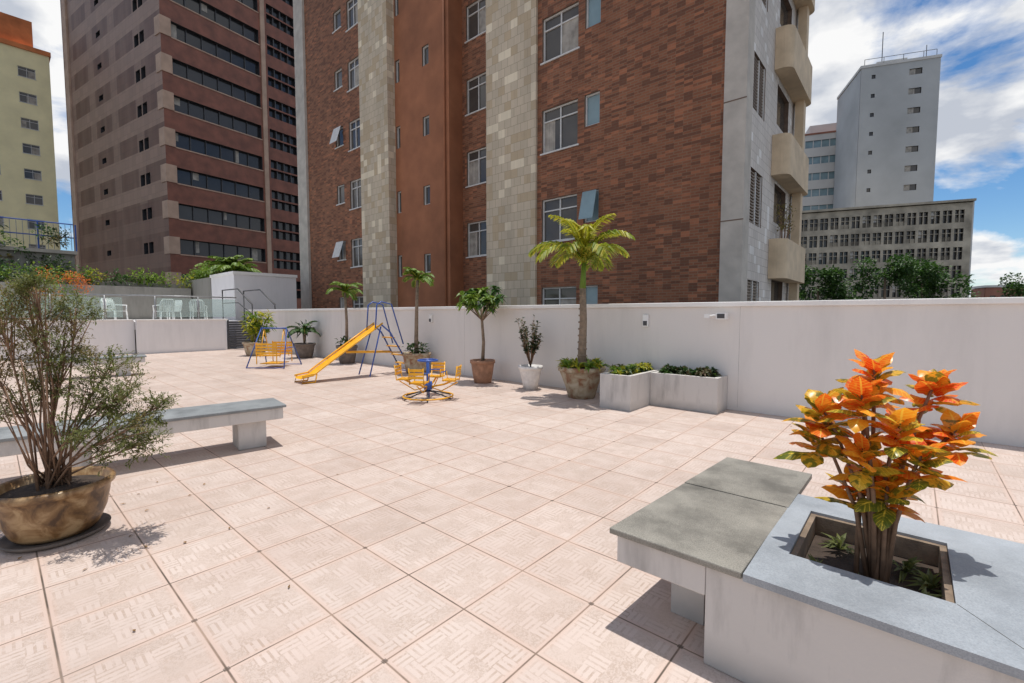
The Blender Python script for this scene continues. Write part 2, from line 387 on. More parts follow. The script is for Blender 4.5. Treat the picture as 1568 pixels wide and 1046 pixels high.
def chair(x,y,z,rot):
    g=Grp("plastic_chair",(x,y,z),rot); K="seat|white_plastic"
    g.box(K,-.25,.25,-.24,.24,.40,.43)
    for sx in (-.24,.24):
        for sy in (-.22,.24): g.tube("legs|white_plastic",[(sx*1.1,sy*1.1,0),(sx,sy,.41)],.024)
        g.tube("arms|white_plastic",[(sx,-.22,.41),(sx*1.08,-.22,.64),(sx*1.08,.2,.66),(sx,.28,.66)],.022)
    for i in range(6):
        xx=-.2+i*.08; g.tube("back|white_plastic",[(xx,.24,.42),(xx,.30,.70),(xx,.34,.86)],.03)
    g.tube("back|white_plastic",[(-.25,.24,.42),(-.25,.32,.78),(-.18,.345,.88),(.18,.345,.88),(.25,.32,.78),(.25,.24,.42)],.026)
    g.finish(smooth=("legs","arms","back"))
chair(-23.0,3.2,1.2,2.2); chair(-23.0,4.7,1.2,-1.3); chair(-22.9,5.9,1.2,-2.0); chair(-24.2,5.2,1.2,.4)

g=Grp("utility_building")
g.box("walls|pool_paint",-28.6,-25.1,8.0,11,-7.99,3.45); g.box("parapet|cap_paint",-28.65,-25.05,7.95,11.05,3.451,3.6); g.finish()
g=Grp("retaining_wall")
g.box("wall|grey_retaining",-32.4,-32,-14,7.9,-7.99,3.0)
g.box("planter|grey_retaining",-34.5,-28.7,8.0,8.4,-7.99,3.5)
g.box("planter|grey_retaining",-32.6,-32.401,-14,8,2.2,3.25)
g.finish()
g=Grp("hedge")
for i in range(56):
    y=-10+i*.33+R(-.1,.1)
    if random.random()<.12: continue
    k=random.choice(["leaves|leaf_bright","leaves_y|leaf_yellow","leaves_b|leaf_bright","leaves_d|leaf_green"])
    g.mass(k,(-32.4,y,3.25+R(0,.3)),(.4,.45,R(.3,.65)),80,.2)
for i in range(18):
    g.mass("leaves|leaf_bright",(-29+R(-4.5,0),8.5,3.7+R(0,.3)),(.5,.4,.4),70,.2)
for i in range(26): g.mass(random.choice(["leaves_d|leaf_green","leaves_k|leaf_dark"]),(-35+R(-2,1),R(-9,4),3.4+R(0,1.0)),(.7,.8,.7),70,.28)
g.finish()
g=Grp("bougainvillea")
for i in range(9): g.mass("blooms|flower_orange",(-30.6+R(-.3,.3),2.0+R(-1.2,1.2),2.8+R(-.5,.6)),(.4,.45,.35),70,.11)
for i in range(12): g.mass("leaves|leaf_bright",(-30.6+R(-.3,.3),2.0+R(-1.3,1.3),2.5+R(-.6,.6)),(.5,.5,.5),90,.12)
g.tube("stem|bark",[(-30.6,2.0,1.2),(-30.6,2.0,2.4)],.04); g.finish()
g=Grp("pergola_terrace")
g.box("wall|grey_retaining",-40,-38.5,-16,3.6,-7.99,5.1)
g.box("slab|concrete_pilaster",-40.2,-38.3,-16,3.7,5.101,5.3)
y=-15.5
while y<3.7:
    g.tube("posts|blue_metal",[(-38.5,y,5.3),(-38.5,y,6.9)],.04); y+=1.6
for z in (6.1,6.9): g.tube("rails|blue_metal",[(-38.5,-15.5,z),(-38.5,3.6,z)],.035)
y=-15.5
while y<3.6: g.tube("bars|galv",[(-38.5,y,5.35),(-38.5,y,6.85)],.014,5); y+=.25
g.finish()
g=Grp("climbing_plant")
for i in range(80): g.mass(random.choice(["a|leaf_green","b|leaf_dark","c|leaf_dry","d|leaf_bright"]),(-38.2,R(-14,3.4),R(3.6,6.4)),(.45,.7,.5),60,.24)
g.finish()

# ---------------------------------------------------------------- brick apartment building
g=Grp("brick_apartment_building")
U=(1,0);N=(0,-1); ZT=26.0; ks=range(-3,8)
def row(k): t=2.40+2.95*k; return t-1.42,t
holes=[];O=(0,12.53)
for k in ks:
    c,d=row(k); holes.append((-22.04,-20.95,c,d)); holes.append((-23.38,-22.6,c+.45,d))
wallholes(g,"brickwork|brick","reveals|reveal",O,U,N,-26.59,-20.81,-7.99,ZT,holes)
for a,b,c,d in holes: window(g,O,U,N,a,b,c,d,mull=2 if b-a>.9 else 1,transom=b-a>.9)
for k in (1,3):
    c,d=row(k)
    g.mesh("awnings|white_frame",[V((-23.36,12.4,d-.05)),V((-22.62,12.4,d-.05)),V((-22.62,12.15,c+.55)),V((-23.36,12.15,c+.55)),V((-23.36,12.42,d-.02)),V((-22.62,12.42,d-.02)),V((-22.62,12.17,c+.58)),V((-23.36,12.17,c+.58))],[(0,1,2,3),(7,6,5,4),(0,4,5,1),(3,2,6,7),(0,3,7,4),(1,5,6,2)])
g.box("pilaster_left|concrete_pilaster",-27.7,-26.59,12.40,13.6,-7.99,ZT)
g.box("tile_pillars|tile_beige",-20.81,-18.43,12.43,13.6,-7.99,ZT)
g.box("tile_pillars|tile_beige",-12.15,-9.82,12.43,13.6,-7.99,ZT)
O=(0,12.83);holes=[]
for k in ks:
    z=4.15+2.95*k; holes.append((-16.40,-15.95,z-.82,z)); holes.append((-18.36,-18.05,z-.9,z+.1))
wallholes(g,"terracotta_wall|terracotta_plaster","reveals|reveal",O,U,N,-18.43,-14.67,-7.99,ZT,holes)
for a,b,c,d in holes: window(g,O,U,N,a,b,c,d,mull=1,transom=False,curtain=0,sill=False)
g.face("terracotta_wall|terracotta_plaster",[(-14.67,12.83,-7.99),(-14.67,13.58,-7.99),(-14.67,13.58,ZT),(-14.67,12.83,ZT)])
g.tube("downpipe|terracotta_plaster",[(-14.9,12.77,-7.9),(-14.9,12.77,ZT)],.05)
O=(0,13.58);holes=[]
for k in ks: c,d=row(k); holes.append((-14.42,-13.12,c,d))
wallholes(g,"brickwork|brick","reveals|reveal",O,U,N,-14.67,-12.15,-7.99,ZT,holes)
for h in holes: window(g,O,U,N,*h,curtain=.8)
O=(0,12.53);holes=[]
for k in ks:
    c,d=row(k); holes.append((-9.62,-8.21,c,d)); holes.append((-7.96,-7.42,c+.45,d))
wallholes(g,"brickwork|brick","reveals|reveal",O,U,N,-9.82,-3.75,-7.99,ZT,holes)
for a,b,c,d in holes:
    op=(b-a<.9)
    window(g,O,U,N,a,b,c,d,mull=1 if op else 2,transom=not op,curtain=0 if op else .8,glass="blue_glass" if op else "window_glass",sill=not op)
for k in (1,):
    c,d=row(k)
    g.mesh("awning_pane|blue_glass",[V((-7.94,12.42,d-.05)),V((-7.44,12.42,d-.05)),V((-7.44,12.2,c+.5)),V((-7.94,12.2,c+.5)),V((-7.94,12.44,d-.03)),V((-7.44,12.44,d-.03)),V((-7.44,12.22,c+.52)),V((-7.94,12.22,c+.52))],[(0,1,2,3),(7,6,5,4),(0,4,5,1),(3,2,6,7),(0,3,7,4),(1,5,6,2)])
g.box("pilaster_right|concrete_pilaster",-3.80,-3.27,12.46,13.0,-7.99,ZT)
z=-5
while z<ZT: g.box("pilaster_joint|reveal",-3.805,-3.265,12.455,12.47,z,z+.03); z+=2.95
O=(-3.275,0);U2=(0,1);N2=(1,0);holes=[]
for k in ks:
    d=2.40+2.88*k; holes.append((12.95,14.25,d-1.4,d))
holes2=[(15.7,17.3,d-1.0,d+.15) for (_,_,_,d) in holes]
wallholes(g,"side_wall|tile_white","reveals|reveal",O,U2,N2,13.0-.001,18.2,-7.99,ZT,[(13.05,h[1],h[2],h[3]) for h in holes]+holes2)
for h in holes:
    g.obox("shutters|shutter",O,U2,N2,13.05,h[1],h[2],h[3],-.12,-.08)
    zz=h[2]+.04
    while zz<h[3]-.04: g.obox("shutter_slats|shutter",O,U2,N2,13.09,h[1]-.04,zz,zz+.03,-.079,-.04); zz+=.08
    for a in (13.05,13.63,h[1]-.05): g.obox("frames|white_frame",O,U2,N2,a,a+.05,h[2],h[3],-.079,-.02)
for h in holes2: g.obox("glass|window_glass",O,U2,N2,*h,-.15,-.12)
for k in range(-2,7):
    zt=3.70+2.98*k; zb=zt-1.15; x0,x1,y0,y1=-3.27,-2.82,15.2,18.6; r=.28
    out=[(x0,y0)]
    for i in range(7):
        t=-math.pi/2+i*math.pi/12; out.append((x1-r+r*math.cos(t),y0+r+r*math.sin(t)))
    for i in range(7):
        t=i*math.pi/12; out.append((x1-r+r*math.cos(t),y1-r+r*math.sin(t)))
    out.append((x0,y1)); n=len(out)
    inn=[(min(x,x1-.10) if x>x0+.01 else x, max(min(y,y1-.12),y0+.12)) for x,y in out]
    vs=[(x,y,zb) for x,y in out]+[(x,y,zt) for x,y in out]+[(x,y,zt) for x,y in inn]+[(x,y,zb+.15) for x,y in inn]
    fs=[tuple(range(n))]
    for i in range(n-1):
        fs+= [(i,i+1,n+i+1,n+i),(n+i,n+i+1,2*n+i+1,2*n+i),(2*n+i,2*n+i+1,3*n+i+1,3*n+i)]
    fs.append(tuple(3*n+i for i in range(n)))
    g.mesh("balconies|balcony_paint",vs,fs)
g.box("columns|balcony_paint",-3.2,-2.95,17.9,18.25,-7.99,ZT)
g.box("body|brick",-27.6,-3.4,13.75,18.2,-7.99,ZT-.01)
g.box("body_side|tile_white",-3.75,-3.276,18.2,18.4,-7.99,ZT)
g.finish(smooth=("downpipe",))
g=Grp("balcony_plant",(-3.05,16.0,3.1))
for i in range(16):
    t=V((R(-.15,.2),R(-.6,.6),R(.9,1.7))); g.tube("stems|twig",[(0,R(-.2,.2),0),tuple(t)],.015,5,.005)
    g.mass("leaves|leaf_dry",tuple(t),(.15,.2,.15),14,.1)
g.finish()

# ---------------------------------------------------------------- far-left tower
ang=math.radians(9.5)
g=Grp("brown_tower",(-45.9,10,0),ang)
U=(0,1);N=(1,0);O=(0,0);holes=[]
rows=[7.75+2.9*k for k in range(-5,15)]
for t in rows:
    holes.append((.75,7.95,t-1.25,t)); holes.append((8.75,11.6,t-1.75,t-.95)); holes.append((8.75,11.6,t-.8,t)); holes.append((12.3,19.5,t-1.25,t))
wallholes(g,"right_wall|tower_spandrel","reveals|dark_interior",O,U,N,0,22,-7.99,52,holes,.35)
g.obox("band_glass|band_glass",O,U,N,.1,21.9,-7.9,51.9,-.40,-.36)
for t in rows:
    g.obox("light_bands|tower_pink",O,U,N,.0,.72,t-1.3,t+.1,.001,.06)
    for a,b in ((.75,7.95),(12.3,19.5)):
        n=6
        for i in range(1,n): x=a+(b-a)*i/n; g.obox("mullions|dark_metal",O,U,N,x-.03,x+.03,t-1.25,t,-.355,-.25)
        for i in range(n):
            if random.random()<.16:
                x=a+(b-a)*i/n; g.obox("blinds|curtain",O,U,N,x+.1,x+R(.3,.7),t-R(.6,1.2),t-.03,-.355,-.34)
    g.obox("sills|tower_pink",O,U,N,.73,8.0,t-1.36,t-1.27,.001,.05)
    for i in range(1,4): x=8.75+i*.72; g.obox("mullions|dark_metal",O,U,N,x-.04,x+.04,t-1.75,t,-.355,-.1)
g.obox("rib|tower_pink",O,U,N,8.1,8.5,-7.99,52,.001,.12)
U=(-1,0);N=(0,-1);holes=[]
for t in rows:
    holes.append((3.0,3.85,t-1.05,t-.1)); holes.append((4.05,4.9,t-1.05,t-.1)); holes.append((12.2,13.2,t-.65,t-.15))
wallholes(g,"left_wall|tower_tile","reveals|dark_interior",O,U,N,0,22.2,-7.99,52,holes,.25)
g.obox("glass|band_glass",O,U,N,.1,22.1,-7.9,51.9,-.30,-.26)
for t in rows: g.obox("light_bands|tower_pink",O,U,N,-.06,.9,t-1.3,t+.1,.001,.06)
g.obox("corner_strip|tower_pink",O,U,N,20.4,21.4,-7.99,52,.001,.15)
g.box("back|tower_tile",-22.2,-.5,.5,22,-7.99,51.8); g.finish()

g=Grp("yellow_apartment_building",(-77.2,6.0,0))
U=(0,-1);N=(1,0);O=(0,0);holes=[]
for k in range(-7,6):
    t=15.3+2.85*k
    holes+= [(1.2,2.6,t-1.1,t),(4.4,5.8,t-1.1,t),(7.7,9.1,t-1.1,t),(10.7,12.1,t-1.1,t)]
wallholes(g,"walls|yellow_stucco","reveals|reveal",O,U,N,0,16,-7.99,31.5,holes)
for h in holes: window(g,O,U,N,*h,curtain=.7)
g.box("body|yellow_stucco",-14,-.2,-16,0,-7.99,31.4)
g.box("cornice|orange_stucco",-14.2,.15,-16.1,.15,31.5,32.0)
g.box("water_tank|orange_stucco",-12,-.8,-12,-1.2,32.0,35.2)
g.tube("antenna|dark_metal",[(-3,-4,35.2),(-3,-4,38.5)],.05); g.finish()

# right background
g=Grp("grey_tower",(-7.6,92.1,0),math.radians(22))
U=(1,0);N=(0,-1);O=(0,0);holes=[]
for k in range(-3,14):
    t=1.2+2.9*k
    if t<40: holes+=[(6.2,7.8,t-.9,t),(1.4,1.9,t-.7,t-.1)]
wallholes(g,"walls|grey_stucco","reveals|dark_interior",O,U,N,0,10.0,-7.99,40.0,holes,.2)
for h in holes: g.obox("glass|window_glass",O,U,N,*h,-.2,-.17)
for h in holes:
    if h[1]-h[0]>1: g.obox("shades|curtain",O,U,N,h[0]+.05,h[0]+.8,h[2]+.05,h[3],-.16,-.13)
g.box("body|grey_stucco",.01,9.99,.21,11,-7.99,39.9); g.box("parapet|lightgrey_stucco",-.1,10.1,-.1,11,40.0,40.4)
g.box("machine_room|grey_stucco",3,7.0,3,8,40.4,42)
g.tube("antenna|dark_metal",[(4,4,42),(4,4,47)],.06); g.tube("antenna|dark_metal",[(9,2,40.3),(9,2,43)],.05)
for x in (0.5,3,5.5,8,9.6): g.tube("guard_rail|dark_metal",[(x,.3,40.4),(x,.3,41.4)],.04)
g.tube("guard_rail|dark_metal",[(.5,.3,41.4),(9.6,.3,41.4)],.04); g.finish()
g=Grp("banded_office_building",(-17.0,101,0),math.radians(20))
O=(0,0);holes=[]
for k in range(-3,12):
    t=1.0+2.95*k
    if t<34: holes.append((.8,8.5,t-1.3,t))
wallholes(g,"walls|lightgrey_stucco","reveals|dark_interior",O,U,N,0,11,-7.99,34.5,holes,.25)
for h in holes:
    g.obox("glass|blue_glass",O,U,N,*h,-.25,-.22)
    for i in range(1,6): x=.8+7.7*i/6; g.obox("mullions|white_frame",O,U,N,x-.06,x+.06,h[2],h[3],-.219,-.1)
g.box("body|lightgrey_stucco",.01,10.9,.3,10,-7.99,34.4); g.box("roof_block|lightgrey_stucco",2,7,3,8,34.41,37.2); g.box("roof_edge|red_roof",-.1,11,-.1,10,34.5,34.8); g.finish()
g=Grp("old_concrete_building",(-13.5,79.2,0),math.radians(19.2))
O=(0,0);holes=[];W=20.0;n=15
for k in range(-8,6):
    t=15.4-2.45*(5-k)
    for i in range(n):
        a=.5+(W-1)*i/n
        holes.append((a,a+(W-1)/n-.32,t-1.75,t-.1))
wallholes(g,"facade|old_concrete","reveals|old_panel",O,U,N,0,W,-7.99,16.2,holes,.35)
for h in holes:
    z0=h[2]; m=random.random()
    if m<.6: g.obox("panels|old_panel" if m<.35 else "panels_light|old_concrete",O,U,N,h[0],h[1],z0,z0+.6,-.34,-.18)
    x=(h[0]+h[1])/2; g.obox("mullions|old_concrete",O,U,N,x-.05,x+.05,h[2],h[3],-.33,-.05)
    g.obox("rails|old_concrete",O,U,N,h[0],h[1],h[3]-.62,h[3]-.54,-.33,-.08)
    if random.random()<.3: g.obox("shutters|lightgrey_stucco",O,U,N,h[0]+.05,h[0]+.45,h[2]+.7,h[3],-.34,-.26)
g.obox("glass|band_glass",O,U,N,.05,W-.05,-7.9,16.1,-.40,-.36)
g.box("body|old_concrete",.01,W-.01,.42,12,-7.99,16.1); g.box("side|lightgrey_stucco",W,W+.15,.0,12,-7.99,16.3)
g.box("roof_edge|old_concrete",-.2,W+.2,-.3,12,16.31,16.6); g.finish()
g=Grp("distant_house",(15.2,186,0),.3)
O=(0,0); holes=[(1+i*2.2,2.2+i*2.2,z,z+1.2) for i in range(4) for z in (2,5.5)]
wallholes(g,"walls|red_roof","reveals|dark_interior",O,U,N,0,10,-7.99,9,holes,.3)
for h in holes: g.obox("glass|window_glass",O,U,N,*h,-.3,-.25)
g.box("body|red_roof",.01,9.9,.4,8,-7.99,8.9); g.box("roof|lightgrey_stucco",-.3,10.3,-.3,8.3,9.01,9.6); g.finish()
g=Grp("tree_row")
for (x,y,h) in [(-10.5,58,6.8),(-8,60.5,7.6),(-5.2,61.5,6.4),(-2.4,63.5,8.6),(.6,65.6,7.7),(3.0,67.6,6.2),(11,88,7.2),(-13,56,6.3)]:
    g.tube("trunks|bark",[(x,y,-8),(x+.2,y,-3),(x,y,h-3)],.25,7,.1)
    for j in range(9):
        cx,cy,cz=x+R(-1.9,1.9),y+R(-1.5,1.5),h-1.0-R(0,3.2)
        g.mass("crowns|leaf_tree" if j%3 else "crowns_light|leaf_green",(cx,cy,cz),(1.2,1.2,R(.8,1.2)),150,.42,.26)
g.finish()
g=Grp("street_lamp",(13.8,80,0)); g.tube("pole|galv",[(0,0,-8),(0,0,9.2)],.12,8,.07); g.tube("arm|galv",[(0,0,9.2),(-1.2,.3,9.6)],.06); g.box("head|galv",-1.9,-1.1,.1,.5,9.5,9.7); g.finish()

def palm_crown(g,key,c,n,L,lw=.035,leafL=.22,up=(20,75),droop=1.0,az0=0):
    c=V(c)
    for i in range(n):
        az=az0+2*math.pi*i/n*1.0+R(-.25,.25); el=math.radians(R(*up)); l=L*R(.8,1.1)
        pts=[];p=c.copy();st=10
        for j in range(st+1):
            pts.append(p.copy()); e=el-(j/st)**1.3*droop*math.radians(95)
            p=p+V((math.cos(az)*math.cos(e),math.sin(az)*math.cos(e),math.sin(e)))*l/st
        g.tube("rachis|leaf_yellow",pts,.010,5,.003)
        for j in range(2,st*4):
            t=j/(st*4); k=t*st; a=int(k); q=pts[a].lerp(pts[min(a+1,st)],k-a); d=(pts[min(a+1,st)]-pts[a]).normalized()
            sd=d.cross(V((0,0,1))).normalized(); w=leafL*(math.sin(math.pi*min(1,t*.85+.12))**.7)*R(.85,1.1)
            for sg in (-1,1):
                dd=(sd*sg*.8+d*.9+V((0,0,.15))).normalized()
                g.leaf(key,q,dd,w,lw,.15,.45)
g=Grp("palm_tree",(-28.0,9.0,3.0)); g.tube("trunk|bark",[(0,0,-.0),(0,0,.5)],.12)
for i in range(5): palm_crown(g,"fronds|leaf_bright",(R(-1.4,1.6),R(-.3,.3),.7),9,1.5,.12,.42,(30,80))
g.finish()

# ---------------------------------------------------------------- potted plants
def pot(g,r,h,mat,rim=.03,hexa=False,base=.72):
    prof=[(0.01,0.001),(r*base,.001),(r*(base+.12),h*.35),(r*.96,h*.8),(r*1.0,h*.86),(r*1.06,h*.87),(r*1.06,h),(r*.94,h),(r*.92,h*.9)]
    g.lathe("pot|"+mat,prof,seg=8 if hexa else 32)
    g.lathe("soil|soil",[(r*.93,h*.88),(r*.5,h*.93),(.01,h*.94)],seg=16)
SM=("pot","trunk","stems","rachis","frame","poles","seat_rims")
def rosette(g,key,c,n,L,W,el=(10,70)):
    for i in range(n):
        az=R(0,6.28);e=math.radians(R(*el)); d=V((math.cos(az)*math.cos(e),math.sin(az)*math.cos(e),math.sin(e))); g.leaf(key,c,d,L*R(.7,1.1),W,.2,.35)
g=Grp("potted_shrub",(-17.9,6.3,0)); pot(g,.38,.5,"pot_patch"); g.tube("trunk|bark",[(0,0,.45),(.03,0,.8)],.03)
for i in range(9): g.mass("leaves|leaf_yellow" if i%2 else "leaves_g|leaf_bright",(R(-.4,.4),R(-.3,.3),R(.75,1.4)),(.28,.28,.24),60,.22,.08)
g.finish(smooth=SM)
g=Grp("potted_palm",(-15.7,7.1,0)); pot(g,.34,.5,"pot_dark")
for i in range(4): g.tube("trunk|bark",[(0,0,.45),(R(-.15,.15),R(-.1,.1),.9)],.03)
palm_crown(g,"fronds|leaf_green",(0,0,.85),12,.65,.05,.2,(20,80)); g.mass("fronds|leaf_dark",(0,0,1.0),(.3,.3,.25),60,.25,.05); g.finish(smooth=SM)
g=Grp("potted_palm",(-12.95,7.15,0)); pot(g,.30,.55,"pot_dark"); g.tube("trunk|bark",[(0,0,.5),(.02,0,1.3),(-.04,0,2.15)],.05,8,.035)
palm_crown(g,"fronds|leaf_bright",(-.04,0,2.15),16,.62,.04,.18,(10,75)); g.mass("undergrowth|leaf_green",(0,0,.65),(.3,.3,.15),90,.14); g.finish(smooth=SM)
g=Grp("potted_palm",(-9.5,7.15,0)); pot(g,.35,.52,"pot_patch"); g.tube("trunk|bark",[(0,0,.5),(.0,0,.9),(.03,0,1.6),(.08,0,2.35)],.06,8,.035)
palm_crown(g,"fronds|leaf_bright",(.08,0,2.35),15,.50,.04,.17,(15,80)); g.mass("undergrowth|leaf_green",(0,0,.62),(.33,.33,.16),110,.13); g.finish(smooth=SM)
g=Grp("potted_tree",(-7.05,7.08,0)); pot(g,.26,.5,"pot_terracotta"); g.tube("trunk|bark",[(0,0,.45),(.03,0,.9),(-.02,0,1.4),(-.04,0,1.7)],.04,8,.022)
for i in range(24):
    a=i*2.4; c=V((-.10+math.cos(a)*R(.15,.60),math.sin(a)*R(.15,.4),R(1.62,2.05))); g.tube("stems|bark",[(0,0,1.35),(c.x*.5,c.y*.5,1.55),tuple(c)],.012,5,.005)
    rosette(g,"leaves|leaf_bright" if i%3 else "leaves_d|leaf_green",c,20,.21,.085,(-40,55))
g.finish(smooth=SM)
g=Grp("potted_shrub",(-5.72,7.1,0)); pot(g,.23,.47,"pot_white",base=.62)
for i in range(22):
    a=i*2.4; t=V((math.cos(a)*R(.08,.34),math.sin(a)*R(.1,.3),R(.85,1.45))); m=V((t.x*.5,t.y*.5,.8))
    g.tube("stems|twig",[(0,0,.45),tuple(m),tuple(t)],.010,5,.004)
    for j in range(22):
        q=m.lerp(t,R(-.2,1.05)) ; g.leaf("leaves|leaf_dark" if j%3 else "leaves_r|leaf_red",q,V((R(-1,1),R(-1,1),R(-.2,1))),.085,.05)
g.finish(smooth=SM)
g=Grp("potted_palm",(-4.45,7.0,0)); pot(g,.41,.56,"pot_patch",hexa=True,base=.6)
g.tube("trunk|bark",[(0,0,.5),(.0,0,.8),(.02,0,1.4),(.0,0,2.0)],.085,12,.055)
for z in range(12): g.lathe("trunk|bark",[(.088-.003*z,.62+z*.12),(.094-.003*z,.635+z*.12),(.088-.003*z,.65+z*.12)],seg=12)
g.tube("crownshaft|leaf_bright",[(0,0,1.95),(.01,0,2.15),(.02,0,2.42)],.06,10,.035)
palm_crown(g,"fronds|leaf_palm",(.02,0,2.38),9,1.08,.045,.34,(42,68),1.2,.65)
palm_crown(g,"fronds_y|leaf_yellow",(.02,0,2.42),7,1.05,.045,.32,(64,86),.85,.2)
for i in range(10): a=i*.63; rosette(g,"undergrowth|leaf_bright" if i%2 else "undergrowth_y|leaf_yellow",V((math.cos(a)*.30,math.sin(a)*.30,.56)),22,.27,.05,(5,70))
g.finish(smooth=SM+("crownshaft",))
g=Grp("potted_plant",(-23.2,.9,1.2)); pot(g,.25,.35,"pot_terracotta")
for i in range(6): rosette(g,"leaves|leaf_green",V((R(-.2,.2),R(-.3,.3),R(.4,.8))),16,.5,.2,(0,75))
g.finish(smooth=SM)
def planter_box(x0,x1,y0,y1,h,n,kinds):
    g=Grp("planter_box",(x0,y0,0)); w=x1-x0;d=y1-y0;t=.07
    g.box("walls|planter_paint",0,w,0,t,.001,h);g.box("walls|planter_paint",0,w,d-t,d,.001,h)
    g.box("walls|planter_paint",0,t,t,d-t,.001,h);g.box("walls|planter_paint",w-t,w,t,d-t,.001,h)
    g.box("soil|soil",t,w-t,t,d-t,.01,h-.06)
    for i in range(n):
        c=V((R(t+.03,w-t-.03),R(t+.03,d-t-.03),h+R(-.04,.07))); rosette(g,random.choice(kinds),c,16,.13,.035,(-15,85))
    g.finish()
planter_box(-3.74,-3.21,6.42,7.60,.55,60,["plants|leaf_green","plants_j|leaf_juniper","plants_y|leaf_yellow","plants_y|leaf_bright"]); planter_box(-3.205,-2.15,7.12,7.602,.54,60,["plants|leaf_green","plants_r|leaf_red","plants_d|leaf_dark"])

# ---------------------------------------------------------------- benches
def bench(name,A,B,w,h,legs,th=.03):
    A=V((A[0],A[1],0));B=V((B[0],B[1],0)); L=(B-A).length; a=math.atan2(B.y-A.y,B.x-A.x)
    g=Grp(name,tuple(A),a)
    g.box("slab|granite_bench",-.01,L+.01,-w/2-.01,w/2+.01,h-th,h)
    g.box("beam|planter_paint",.02,L-.02,-w/2+.015,w/2-.015,h-.16,h-th-.001)
    for s_ in legs: g.box("legs|planter_paint",s_,s_+.28,-w/2+.12,w/2-.1,.001,h-.161)
    g.finish(bevel={"slab":.006,"beam":.008,"legs":.01})
bench("stone_bench",(-5.62,2.22),(-5.98,-.35),.56,.47,(.18,1.65))
bench("stone_bench",(-14.5,2.55),(-14.75,.5),.6,.47,(.3,1.5))

g=Grp("planter_bench")
def slab4(key,P,z0,z1): g.mesh(key,[(x,y,z0) for x,y in P]+[(x,y,z1) for x,y in P],[(3,2,1,0),(4,5,6,7),(0,1,5,4),(1,2,6,5),(2,3,7,6),(3,0,4,7)])
slab4("seat_slab|granite_rough",[(-1.065,1.93),(-.474,1.93),(-.459,2.76),(-1.012,2.76)],.44,.47)
slab4("seat_slab_back|granite_rough",[(-1.012,2.764),(-.459,2.764),(-.448,3.45),(-.965,3.46)],.441,.471)
slab4("seat_joint|joint",[(-1.01,2.75),(-.462,2.75),(-.462,2.78),(-1.01,2.78)],.4405,.466)
slab4("beam|planter_paint",[(-1.035,1.955),(-.62,1.955),(-.60,3.42),(-.945,3.43)],.30,.439)
g.box("leg|planter_paint",-.86,-.70,2.2,2.5,.001,.299); g.box("leg|planter_paint",-.86,-.66,3.0,3.3,.001,.299)
hx0,hx1,hy0,hy1=-.362,.157,2.228,2.80
def ring(key,x0,x1,y0,y1,z0,z1):
    for (a,b,c,d) in [(x0,x1,y0,hy0),(x0,x1,hy1,y1),(x0,hx0,hy0,hy1),(hx1,x1,hy0,hy1)]: g.box(key,a,b,c,d,z0,z1)
ring("top_slab|granite_blue",-.468,1.9,1.93,3.02,.438,.468)
slab4("slab_joint|joint",[(.158,2.226),(.40,1.932),(.404,1.932),(.162,2.226)],.4402,.4684)
e=.012
for (a,b,c,d) in [(-.619,1.88,1.955,hy0-e),(-.619,1.88,hy1+e,3.0),(-.619,hx0-e,hy0-e,hy1+e),(hx1+e,1.88,hy0-e,hy1+e)]: g.box("block|planter_paint",a,b,c,d,.001,.437)
for (a,b,c,d) in [(hx0+.002,hx1-.002,hy0+.002,hy0+.025),(hx0+.002,hx1-.002,hy1-.025,hy1-.002),(hx0+.002,hx0+.025,hy0+.025,hy1-.025),(hx1-.025,hx1-.002,hy0+.025,hy1-.025)]: g.box("liner|bark",a,b,c,d,.3,.455)
g.box("soil|soil",hx0-e+.001,hx1+e-.001,hy0-e+.001,hy1+e-.001,.2,.36)
g.finish(bevel={"seat_slab":.006,"beam":.006,"block":.006})
Fv=V((-.6585,.7525,0));Rv=V((.7525,.6585,0))
g=Grp("croton_plant",(-.10,2.50,.36))
def cleaf(c,az,el,L,W):
    c=V(c); st=7; p=c.copy(); pts=[];ds=[]; bend=math.radians(R(35,85))
    for j in range(st+1):
        e=el-(j/st)**1.4*bend; d=V((math.cos(az)*math.cos(e),math.sin(az)*math.cos(e),math.sin(e)))
        pts.append(p.copy());ds.append(d); p=p+d*L/st
    sd=V((-math.sin(az),math.cos(az),0)); tw=R(-.45,.45)
    vs,f,u=g.part("leaves|croton_leaf"); n=len(vs)
    for j in range(st+1):
        t=j/st; w=W*.5*(max(.06,math.sin(math.pi*min(1,(.08+.92*t)**1.05)))**.65) if j<st else .001
        nn=ds[j].cross(sd)*-1
        s2=(sd+nn*tw).normalized()
        wv=.12*math.sin(j*1.9+az)
        vs.extend([tuple(pts[j]-s2*w+nn*w*(.35+wv)),tuple(pts[j]),tuple(pts[j]+s2*w+nn*w*(.35-wv))])
    for j in range(st):
        for k,(ua,ub) in ((0,(0,.5)),(1,(.5,1))):
            a=n+j*3+k; f.append((a,a+1,a+4,a+3)); u.extend([(ua,j/st),(ub,j/st),(ub,(j+1)/st),(ua,(j+1)/st)])
heads=[(-.02,.93,0),(-.22,.76,.03),(-.13,.83,-.08),(.27,.86,.03),(.30,.68,-.05),(.0,.72,-.12),(-.10,.60,-.06),(.11,.58,-.10),(.02,.44,-.05),(.19,.66,.06),(-.20,.64,.08),(.04,.82,.12),(-.03,.42,.05),(.10,.46,.05)]
